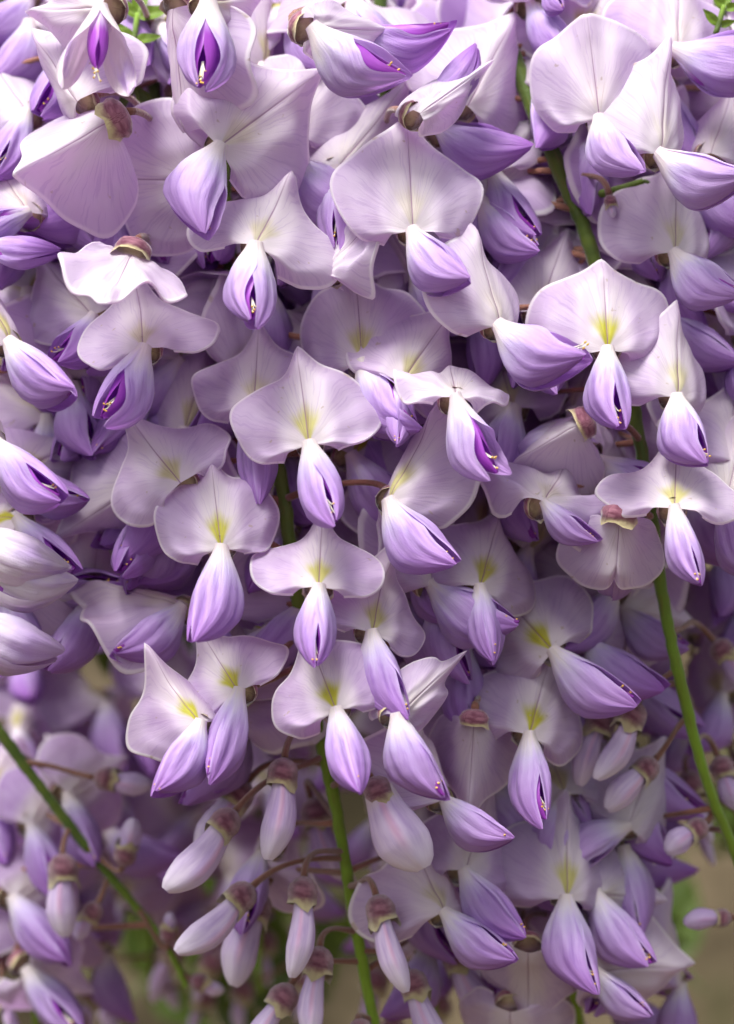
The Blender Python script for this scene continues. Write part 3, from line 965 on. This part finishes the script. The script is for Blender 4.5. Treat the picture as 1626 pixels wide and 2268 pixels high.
# ---- top left raceme
flower(top_left, 222, 18, -2.9, 245, -82, 34, 0, .62, -3, 10, 8, 215, pale=1, yel=.1, sat=0, ban=dict(side=.2, ruf=.05), wing=dict(gap=1.6, gstart=.05, aw=.95, splay=.27, out=.16, ripple=.02), ks=.75, cal=1.3, label='oldest flower, faded cream with papery wing petals')
flower(top_left, 172, 225, -2.3, 265, -50, 30, -20, .8, -30, 20, 0, 150, pale=.55, yel=0, sat=.1, nowing=True, ban=dict(side=.4, roll_r=.2))
flower(top_left, 460, 8, -2.6, 215, 66, 50, 0, .8, -3, 10, 0, 215, pale=.75, yel=.3, sat=.15, wing=dict(gap=.65, gstart=.1, aw=1.1))
flower(top_left, 385, 20, -2.1, 275, 181, 4, 58, .75, 10, 10, 90, 160, pale=.5, yel=.0, sat=.1, nowing=True, ban=dict(side=.3, ruf=.09))
flower(top_left, 246, 268, -2.5, 222, 240, -6, 10, 1.1, -30, -40, 170, 150, pale=.7, yel=0, sat=.05, ban=dict(side=.72, crease=.05, curl=.12, tip=.03, ruf=.05), nowing=True, cal=1.45, hood=True, label='flower seen from behind, pale banner folded along its ridge')
flower(top_left, 445, 400, -1.5, 240, -90, 8, -10, 1.14, -30, 10, 0, 150, pale=.6, yel=0, sat=.05, nowing=True, ban=dict(side=.14, curl=.04))
flower(top_left, 292, 565, -2.5, 225, 196, -72, 0, 1.0, -50, 4, 0, 150, pale=.6, yel=0, sat=.15, nowing=True, ban=dict(side=.1, ruf=.13, curl=.1, margin=.05), cal=1.3, hood=True)
flower(top_left, 205, 700, -.9, 200, -36, 16, 14, 1.0, -24, 20, -30, 150, pale=.15, yel=.1, sat=.35, wing=dict(gap=.8, splay=.1, out=.12))
flower(top_left, 250, 720, -.7, 205, 232, 16, 0, 1.0, 2, 10, 0, 120, pale=.2, yel=0, sat=.3, nowing=True, ban=dict(side=.2))
flower(top_left, 330, 1062, -1.1, 225, 236, 14, -10, .95, -20, 6, 0, 150, pale=.2, yel=0, sat=.25, nowing=True, ban=dict(side=.45, crease=.08), cal=1.3, hood=True)
flower(top_left, 330, 870, -.2, 240, -110, 20, 0, 1.0, -40, 10, 0, 180, pale=.1, yel=0, sat=.35)
flower(top_left, 430, 560, .2, 240, 190, 20, 0, 1.05, 10, 10, 0, 180, pale=.1, yel=0, sat=.35, nowing=True)
flower(top_left, 60, 250, -.4, 230, -20, 30, 20, 1.0, -20, 20, 0, 180, pale=.3, yel=0, sat=.3)
flower(top_left, 300, 1120, -.3, 210, 30, 30, 0, 1.0, 6, 8, -20, 190, pale=.1, yel=.3, sat=.5)
flower(top_left, 440, 1170, -.2, 210, -60, 30, 0, 1.0, -34, 14, -40, 170, pale=.1, yel=.3, sat=.5)

# ---- top middle raceme
flower(top_mid, 695, 62, -2.5, 240, 84, 40, 0, .48, 42, 0, 60, 215, pale=.8, yel=0, sat=.1, ban=dict(side=.1, ruf=.06), wing=dict(gap=.9), cal=1.2)
flower(top_mid, 800, 80, -1.5, 170, 60, 60, 4, .95, 76, 6, 60, 185, pale=0, yel=0, sat=1, noban=True, wing=dict(gap=1.5, splay=.12, gstart=.05))
flower(top_mid, 930, 252, -2.6, 245, 50, 38, 0, .36, 40, 0, 0, 150, pale=.85, yel=.0, sat=.05, nowing=True, ban=dict(side=.16, margin=.06))
flower(top_mid, 950, 235, -1.6, 200, 40, 40, 0, .9, 132, 10, 150, 150, pale=.2, yel=0, sat=.7, noban=True)
flower(top_mid, 1035, 235, -1.1, 255, 34, 18, 14, 1.02, 10, 20, 0, 160, pale=.55, yel=0, sat=.1, nowing=True, ban=dict(side=.28, crease=.08, tip=.06))
flower(top_mid, 640, 290, -1.0, 225, 20, 10, 0, 1.0, 24, 20, 40, 160, pale=.5, yel=0, sat=.1, nowing=True, ban=dict(side=.1))
flower(top_mid, 745, 375, -1.15, 235, 36, 20, -4, 1.05, 0, 10, 0, 190, pale=.5, yel=.1, sat=.1, ban=dict(side=.35, crease=.06, tip=.08, tipf=.12))
flower(top_mid, 655, 360, -.9, 190, -20, 40, 0, 1.0, 40, 16, 70, 210, pale=.25, yel=0, sat=.3, noban=True, wing=dict(bw=1.1))
flower(top_mid, 728, 605, -1.9, 255, 18, 8, -62, .5, 10, 10, 30, 160, pale=.6, yel=0, sat=.15, nowing=True, ban=dict(side=.06, ruf=.12, twist=0))
flower(top_mid, 975, 285, -.8, 190, -30, 40, 0, 1.0, 54, 20, 84, 190, pale=.05, yel=0, sat=.7, noban=True)
flower(top_mid, 830, 640, -.3, 220, 10, 20, 0, 1.0, 0, 20, 0, 190, pale=.2, yel=0, sat=.4)
flower(top_mid, 1000, 560, -.2, 220, 20, 30, 0, 1.0, 10, 20, 0, 190, pale=.2, yel=0, sat=.4)
flower(top_mid, 930, 1210, -.5, 210, 16, 20, 36, .9, 14, 20, 20, 190, pale=.3, yel=.2, sat=.3)

# ---- top right raceme
flower(top_right, 1328, 262, -1.8, 250, -7, 4, -6, .92, 13, 22, 50, 160, pale=.75, yel=.1, sat=.1, ban=dict(side=.26, crease=.16, curl=.12, tip=-.01, ruf=.06, edge=.06), wing=dict(gap=.65, aw=1.25))
flower(top_right, 1462, 342, -2.0, 245, 12, 6, 26, .86, 52, 18, 58, 190, pale=.7, yel=.15, sat=.15, ban=dict(side=.3, crease=.14, tip=.07, ruf=.06), wing=dict(gap=.5, aw=1.1, bw=1.05))
flower(top_right, 1494, 560, -1.3, 215, 10, 14, 14, .95, 34, 20, 62, 165, pale=.5, yel=.4, sat=.15, ban=dict(side=.3), wing=dict(gap=.55, bw=1.1))
flower(top_right, 1500, 110, -.9, 230, 10, 20, 10, 1, 68, 20, 90, 210, pale=.3, yel=.1, sat=.35)
flower(top_right, 1440, 120, -.3, 240, 10, 14, 10, 1.05, 40, 20, 30, 160, pale=.5, yel=.1, sat=.1, nowing=True)
flower(top_right, 1575, 340, -.8, 200, 10, 20, -20, .9, 40, 20, 30, 160, pale=.6, yel=.1, sat=.1, nowing=True)
flower(top_right, 1610, 1110, -1.4, 230, 10, 14, -10, 1, 10, 20, 30, 190, pale=.5, yel=.1, sat=.2)
flower(top_right, 1215, -30, -.6, 180, 0, 40, 0, 1, 10, 30, 30, 90, pale=.2, sat=.6)

# ---- low right raceme
flower(low_right, 1062, 1300, -1.5, 220, 24, 28, 8, 1.05, 6, 12, 10, 165, pale=.25, yel=.9, sat=.2, ban=dict(side=.28, crease=.08, tip=.05))
flower(low_right, 958, 1296, -1.2, 215, 6, 16, 56, .9, 46, 16, 62, 205, pale=.3, yel=.1, sat=.3, wing=dict(gap=.45))
flower(low_right, 1226, 1442, -.9, 205, -44, 18, -4, 1.1, 42, 14, 50, 200, pale=.28, yel=1, sat=.2, ban=dict(side=.24, tip=.04, ruf=.06), wing=dict(gap=.4, aw=.8))
flower(low_right, 1172, 1628, -1.2, 205, 22, 26, 6, 1.12, 0, 14, 24, 195, pale=.25, yel=1, sat=.2, ban=dict(side=.26, tip=.04, crease=.12), wing=dict(gap=.35, aw=.85))
flower(low_right, 1300, 1420, -.2, 200, 40, 30, 10, 1.0, 40, 14, 60, 180, pale=.1, yel=.1, sat=.45)
flower(low_right, 1380, 1350, 1.0, 200, 110, 30, 10, 1.0, 40, 14, 60, 150, pale=.4, yel=0, sat=.15)
flower(low_right, 1050, 1600, -1.2, 190, 184, 4, 4, .9, 4, -22, 180, 190, pale=.35, yel=0, sat=.1, ban=dict(side=.6, crease=.06), hood=True)
flower(low_right, 985, 1772, -1.5, 215, 2, 16, 48, 1.0, 44, 14, 50, 170, pale=.3, yel=.3, sat=.35, ban=dict(side=.35, ruf=.07, tip=.06))
flower(low_right, 985, 2020, -.9, 195, -4, 38, 30, 1.2, 44, 14, 50, 170, pale=.35, yel=.4, sat=.35, ban=dict(side=.4, ruf=.08, tip=.08, tipf=.1))
flower(low_right, 1030, 1930, -0.6, 200, 20, 30, 0, 1.0, 30, 14, 40, 190, pale=.1, yel=.1, sat=.5)
flower(low_right, 1175, 1840, .7, 200, 20, 30, 0, 1.0, 10, 14, 40, 190, pale=.2, yel=.4, sat=.4)
flower(low_right, 1255, 1990, -.5, 225, 8, 16, 14, 1.0, 0, 14, 40, 200, pale=.25, yel=.8, sat=.4)
flower(low_right, 1320, 1980, 0.2, 190, 100, 30, 0, 1.0, 24, 14, 40, 190, pale=.4, yel=.2, sat=.3)
flower(low_right, 1320, 2150, 0.0, 235, 96, 18, 10, 1.0, 40, 14, 40, 140, pale=.55, yel=.0, sat=.1, ban=dict(side=.35))
flower(low_right, 1170, 2110, -0.2, 190, 184, 20, 10, 1.05, 20, 14, 40, 150, pale=.3, yel=.0, sat=.2, nowing=True)
flower(low_right, 1130, 2240, 0.2, 190, 184, 20, 10, 1.05, 20, 14, 40, 150, pale=.5, yel=.0, sat=.1, nowing=True)
flower(low_right, 1390, 1830, 0.6, 190, 30, 20, 10, 1.0, -70, 14, 40, 160, pale=.6, yel=.0, sat=.2)
flower(low_right, 1250, 1760, 0.4, 200, -10, 30, 10, 1.1, -20, 14, 40, 170, pale=.35, yel=.6, sat=.2)
bud(low_right, 1225, 2190, 1.6, 120, 6, 1.2, 0, sat=.5)
bud(low_right, 1010, 2120, 1.8, 150, 30, 1.2, 0, sat=.3)

# ---- left low raceme
bud(left_low, 140, 1925, 2.9, 150, 3, 1.2, 0, sat=.2)
bud(left_low, 235, 1725, 3.0, 105, 84, 1.3, 0, sat=.6, cal=.8)
bud(left_low, 276, 1895, 3.0, 85, 166, 1.5, 0, sat=.5, cal=.75, wp=0)
bud(left_low, 372, 2070, 3.6, 50, 175, 1.5, 0, sat=.5, cal=.6, wp=0)
bud(left_low, 440, 2175, 4.0, 60, 70, 1.5, 0, sat=.3, cal=.6, wp=0)
bud(left_low, 205, 2020, 3.4, 70, -30, 1.5, 0, sat=.5, cal=.7, wp=0)
flower(left_low, 70, 1830, 4.4, 190, 30, 20, 0, 1.0, 20, 14, 20, 170, pale=.1, sat=.5, yel=.1)
flower(left_low, 150, 1760, 4.2, 190, 60, 40, 0, 1.0, 20, 14, 20, 170, pale=.2, sat=.2, yel=.1)
flower(left_low, 30, 1990, 4.2, 190, 60, 40, 0, 1.0, 40, 14, 20, 190, pale=.2, sat=.5, yel=.1)
flower(left_low, 60, 2150, 4.6, 190, 120, 40, 0, 1.0, 40, 14, 20, 190, pale=.4, sat=.2, yel=.1)

# ---- hidden inner flowers on the far side of each stalk
def fill(rac, n, z0, z1, rmin, rmax, seed, size=205, sat=.35, spread=110):
    rng = random.Random(seed)
    path = rac.path
    for i in range(n):
        t = (i + rng.random() * .8) / n
        q = path[min(len(path) - 1, int((z0 + (z1 - z0) * t) * (len(path) - 1)))]
        az = rng.choice((-1, 1)) * rng.uniform(65, 65 + spread)
        rr = rng.uniform(rmin, rmax) * 0.01
        dv = Vector((math.sin(math.radians(az)), -math.cos(math.radians(az)), 0))
        p = q + dv * rr + Vector((0, 0, rng.uniform(-.006, .006)))
        face = az * rng.uniform(.3, .9)
        k = S * (1 + p.y / DIST) if False else S
        flower(rac, 0, 0, 0, size * rng.uniform(.85, 1.1), rng.uniform(-35, 35), rng.uniform(10, 50), face, 1.0,
               rng.uniform(-30, 30), rng.uniform(5, 35), rng.uniform(-40, 40), size * .9 * rng.uniform(.85, 1.1), wyaw=face,
               shared=True, pale=rng.uniform(0, .3), yel=rng.uniform(0, .8), sat=sat + rng.uniform(-.2, .25), pos=p, scale=k)


fill(centre, 24, .02, .72, 1.8, 3.0, 11, spread=60)
fill(right, 20, .02, .55, 1.8, 2.8, 12)
fill(left_edge, 12, .0, .55, 1.6, 2.6, 13)
fill(top_left, 24, .0, .74, 1.6, 3.0, 14)
fill(top_mid, 28, .0, 1.0, 1.6, 3.0, 15)
fill(top_right, 20, .0, 1.0, 1.6, 2.8, 16)
fill(low_right, 40, .0, 1.0, 1.2, 2.6, 17)


# a middle layer of half hidden flowers between the front ones
def middle(n, seed, x0, x1, y0, y1, da=-.7, db=.5):
    rng = random.Random(seed)
    racs = [centre, right, left_edge, top_left, top_mid, top_right, low_right]
    got = []
    for _ in range(n * 40):
        if len(got) == n:
            break
        x, y = rng.uniform(x0, x1), rng.uniform(y0, y1)
        if any((x - a) ** 2 + ((y - b) * .8) ** 2 < 105 ** 2 for a, b in got) or (100 < x < 360 and 1020 < y < 1300) or (220 < x < 350 and y < 280) or (x > 1500 and y < 140) or (x < 420 and y > 1340) or x > 1520 and y > 1350 or (y > 200 and abs(x - float(np.interp(y, [250, 530, 800, 1300, 1720], [1185, 1302, 1380, 1464, 1562]))) < 95):
            continue
        got.append((x, y))
        d = rng.uniform(da, db)
        p = at(x, y, d)
        rac = min(racs, key=lambda r: min((q - p).length for q in r.path[::6]))
        yaw = rng.uniform(-55, 55)
        flower(rac, 0, 0, 0, rng.uniform(180, 215), rng.uniform(-60, 60), rng.uniform(10, 50), yaw, 1.0, rng.uniform(-40, 40), rng.uniform(0, 22), rng.uniform(-60, 60),
               rng.uniform(165, 195), shared=True, pale=rng.uniform(.1, .5), yel=rng.uniform(0, .9), sat=rng.uniform(.05, .4), pos=p, scale=px(d))


middle(78, 71, -20, 1640, -10, 1350)
middle(16, 72, 900, 1400, 1360, 2100, .8, 2.2)


# ---- racemes further back, softened by distance
def back_raceme(label, x, y, d, ln, lean, n, seed, size=200, buds=5):
    rng = random.Random(seed)
    pts = [(x + lean * s + rng.uniform(-8, 8), y + ln * s, d + rng.uniform(-.3, .3)) for s in (0, .25, .5, .75, 1.0)]
    rac = Raceme(label, pts, .0015, .0007, 'softly blurred racemes behind the mass', hi=False)
    for i in range(n):
        t = i / n
        q = rac.path[int(t * 59)]
        az = i * 137.5 + rng.uniform(-20, 20)
        rr = (2.4 - 1.2 * t) * .01 * rng.uniform(.85, 1.15)
        dv = Vector((math.sin(math.radians(az)), -math.cos(math.radians(az)), 0))
        p = q + dv * rr + Vector((0, 0, -.004))
        face = ((az + 180) % 360 - 180)
        if i < n - buds:
            z = size * (1 - .2 * t)
            flower(rac, 0, 0, 0, z, rng.uniform(-35, 35), rng.uniform(10, 50), face, 1.0, rng.uniform(-30, 30), rng.uniform(5, 35), rng.uniform(-40, 40), z * .9,
                   wyaw=face, shared=True, pale=rng.uniform(0, .35), yel=rng.uniform(0, .8), sat=rng.uniform(.2, .6), pos=p, scale=S)
        else:
            bud(rac, 0, 0, 0, rng.uniform(110, 160), rng.uniform(-30, 30), shared=True, pos=p, scale=S, sat=rng.uniform(.2, .6))
    return rac


back_raceme('blurred violet raceme hanging in the dim gap behind the slanting bare stalk', 60, 1150, 12, 800, 30, 24, 31)
back_raceme('blurred violet raceme in shade behind the pendent closed buds', 600, 900, 13, 1300, -30, 34, 32)
back_raceme('blurred violet raceme behind the lowest buds of the thick green stalk', 900, 700, 9, 1560, 60, 40, 33)
back_raceme('blurred pale raceme filling the edge beyond the bare light green stalk', 1640, 500, 6, 1300, 0, 34, 34)
back_raceme('blurred raceme low beside the tan wall with few open flowers', 40, 1700, 8, 620, 40, 18, 35)
back_raceme('blurred lilac raceme behind the soft focused drooping violet flowers', 1290, 900, 7, 1200, 0, 34, 36)
back_raceme('shaded violet raceme deep behind the flowers seen from behind', 250, -200, 7, 1150, 0, 34, 37)
back_raceme('shaded violet raceme deep behind the tall round banner flower', 700, -200, 7.5, 1300, 0, 34, 38)
back_raceme('shaded violet raceme deep behind the hooded pale banners', 1400, -250, 7, 1300, 0, 34, 39)
back_raceme('shaded violet raceme deep behind the crowded pale banners', 1060, -200, 8, 1300, 0, 34, 40)
back_raceme('dim far raceme whose tip hangs against the tan wall', 330, 1500, 14, 700, 0, 20, 41)


# ---- leaves
def leaf(label, jx, jy, d, ln, roll, pitch, yaw, n=3, mat='leaf'):
    root = bpy.data.objects.new('wisteria_leaf', None)
    COL.objects.link(root)
    root.location = at(jx, jy, d)
    root['label'] = label
    root['category'] = 'leaf'
    rng = random.Random(int(jx + jy))
    u = px(d)
    R = Ry(roll) @ Rz(yaw) @ Rx(-pitch)
    L = ln * u
    v, f, uv = tube([R @ Vector((0, 0, L * t)) + R @ Vector((0, .06 * L * t * t, 0)) for t in np.linspace(0, 1.0, 8)], .0006, 6)
    A = Acc()
    A.add(v, f, uv)
    link('leaf_stalk', A.mesh('leaf_stalk', [M['rachis']]), root)

    def leaflet(base, rot, l):
        nt, ns = 16, 9
        t = np.linspace(0, 1, nt)
        s = np.linspace(-1, 1, ns)
        T, SS = np.meshgrid(t, s, indexing='ij')
        w = .24 * np.sin(np.pi * T ** .75) ** .9 * (1 - .25 * T)
        x = SS * w
        y = .22 * np.abs(SS) * w * 2 + .12 * T ** 2 + .015 * np.sin(14 * T + 3 * SS)
        V = np.stack([x, -y, T], -1).reshape(-1, 3)
        me = mesh_from('leaflet', V, grid_faces(nt, ns), [M[mat]], np.stack([SS * .5 + .5, T], -1).reshape(-1, 2))
        o = link('leaflet', me, root)
        o.matrix_basis = Matrix.Translation(base) @ (R @ rot).to_4x4() @ Matrix.Diagonal((l, l, l, 1))
    leaflet(R @ Vector((0, .06 * L, L)), Rx(-10), L * .8)
    for k in range(n):
        t = .3 + .6 * k / max(1, n - 1)
        for sgn in (-1, 1):
            leaflet(R @ Vector((0, .06 * L * t * t, L * t)), Ry(sgn * rng.uniform(50, 70)) @ Rz(rng.uniform(-20, 20)), L * rng.uniform(.6, .8))


leaf('fresh green leaf tucked behind the faded cream flower', 292, 120, -.4, 105, 10, 20, 10, 2, 'fresh')
leaf('grey green young leaf hanging under the reddish stalks', 290, 160, .2, 110, 172, 10, 40, 2)
leaf('bright yellow green leaf above the pale hooded banners', 1585, 75, -1.2, 70, 20, 10, 10, 2, 'fresh')
leaf('blurred olive leaf against the wall below the pendent buds', 560, 2000, 22, 200, 120, 20, 10, 3)
leaf('dark green leaf in the dim gap behind the flower seen from behind', 260, 1080, 13, 260, 190, 20, 10, 3)
leaf('dark olive leaf hanging deep below the bright yellow throated flowers', 420, 1180, 15, 260, 170, 10, -20, 3)
leaf('blurred green leaf in the dim gap by the left racemes', 330, 1450, 14, 220, 100, 20, 10, 3)
leaf('blurred green leaf near the tip of the slanting bare stalk', 420, 2260, 16, 240, 60, 20, 10, 3)
leaf('small blurred green leaf beside the soft focused drooping flowers', 1460, 2010, 20, 90, 170, 20, 10, 2)
leaf('faint dark leaf on the wall low beside the tiny rightmost bud', 1560, 2200, 34, 300, -40, 20, 10, 3)
leaf('faint dark leaf on the wall under the slanting stalk tip', 250, 2230, 36, 330, 60, 20, 10, 3)
leaf('faint olive leaf on the wall beyond the bare light green stalk', 1600, 1650, 34, 280, 150, 20, 10, 3)
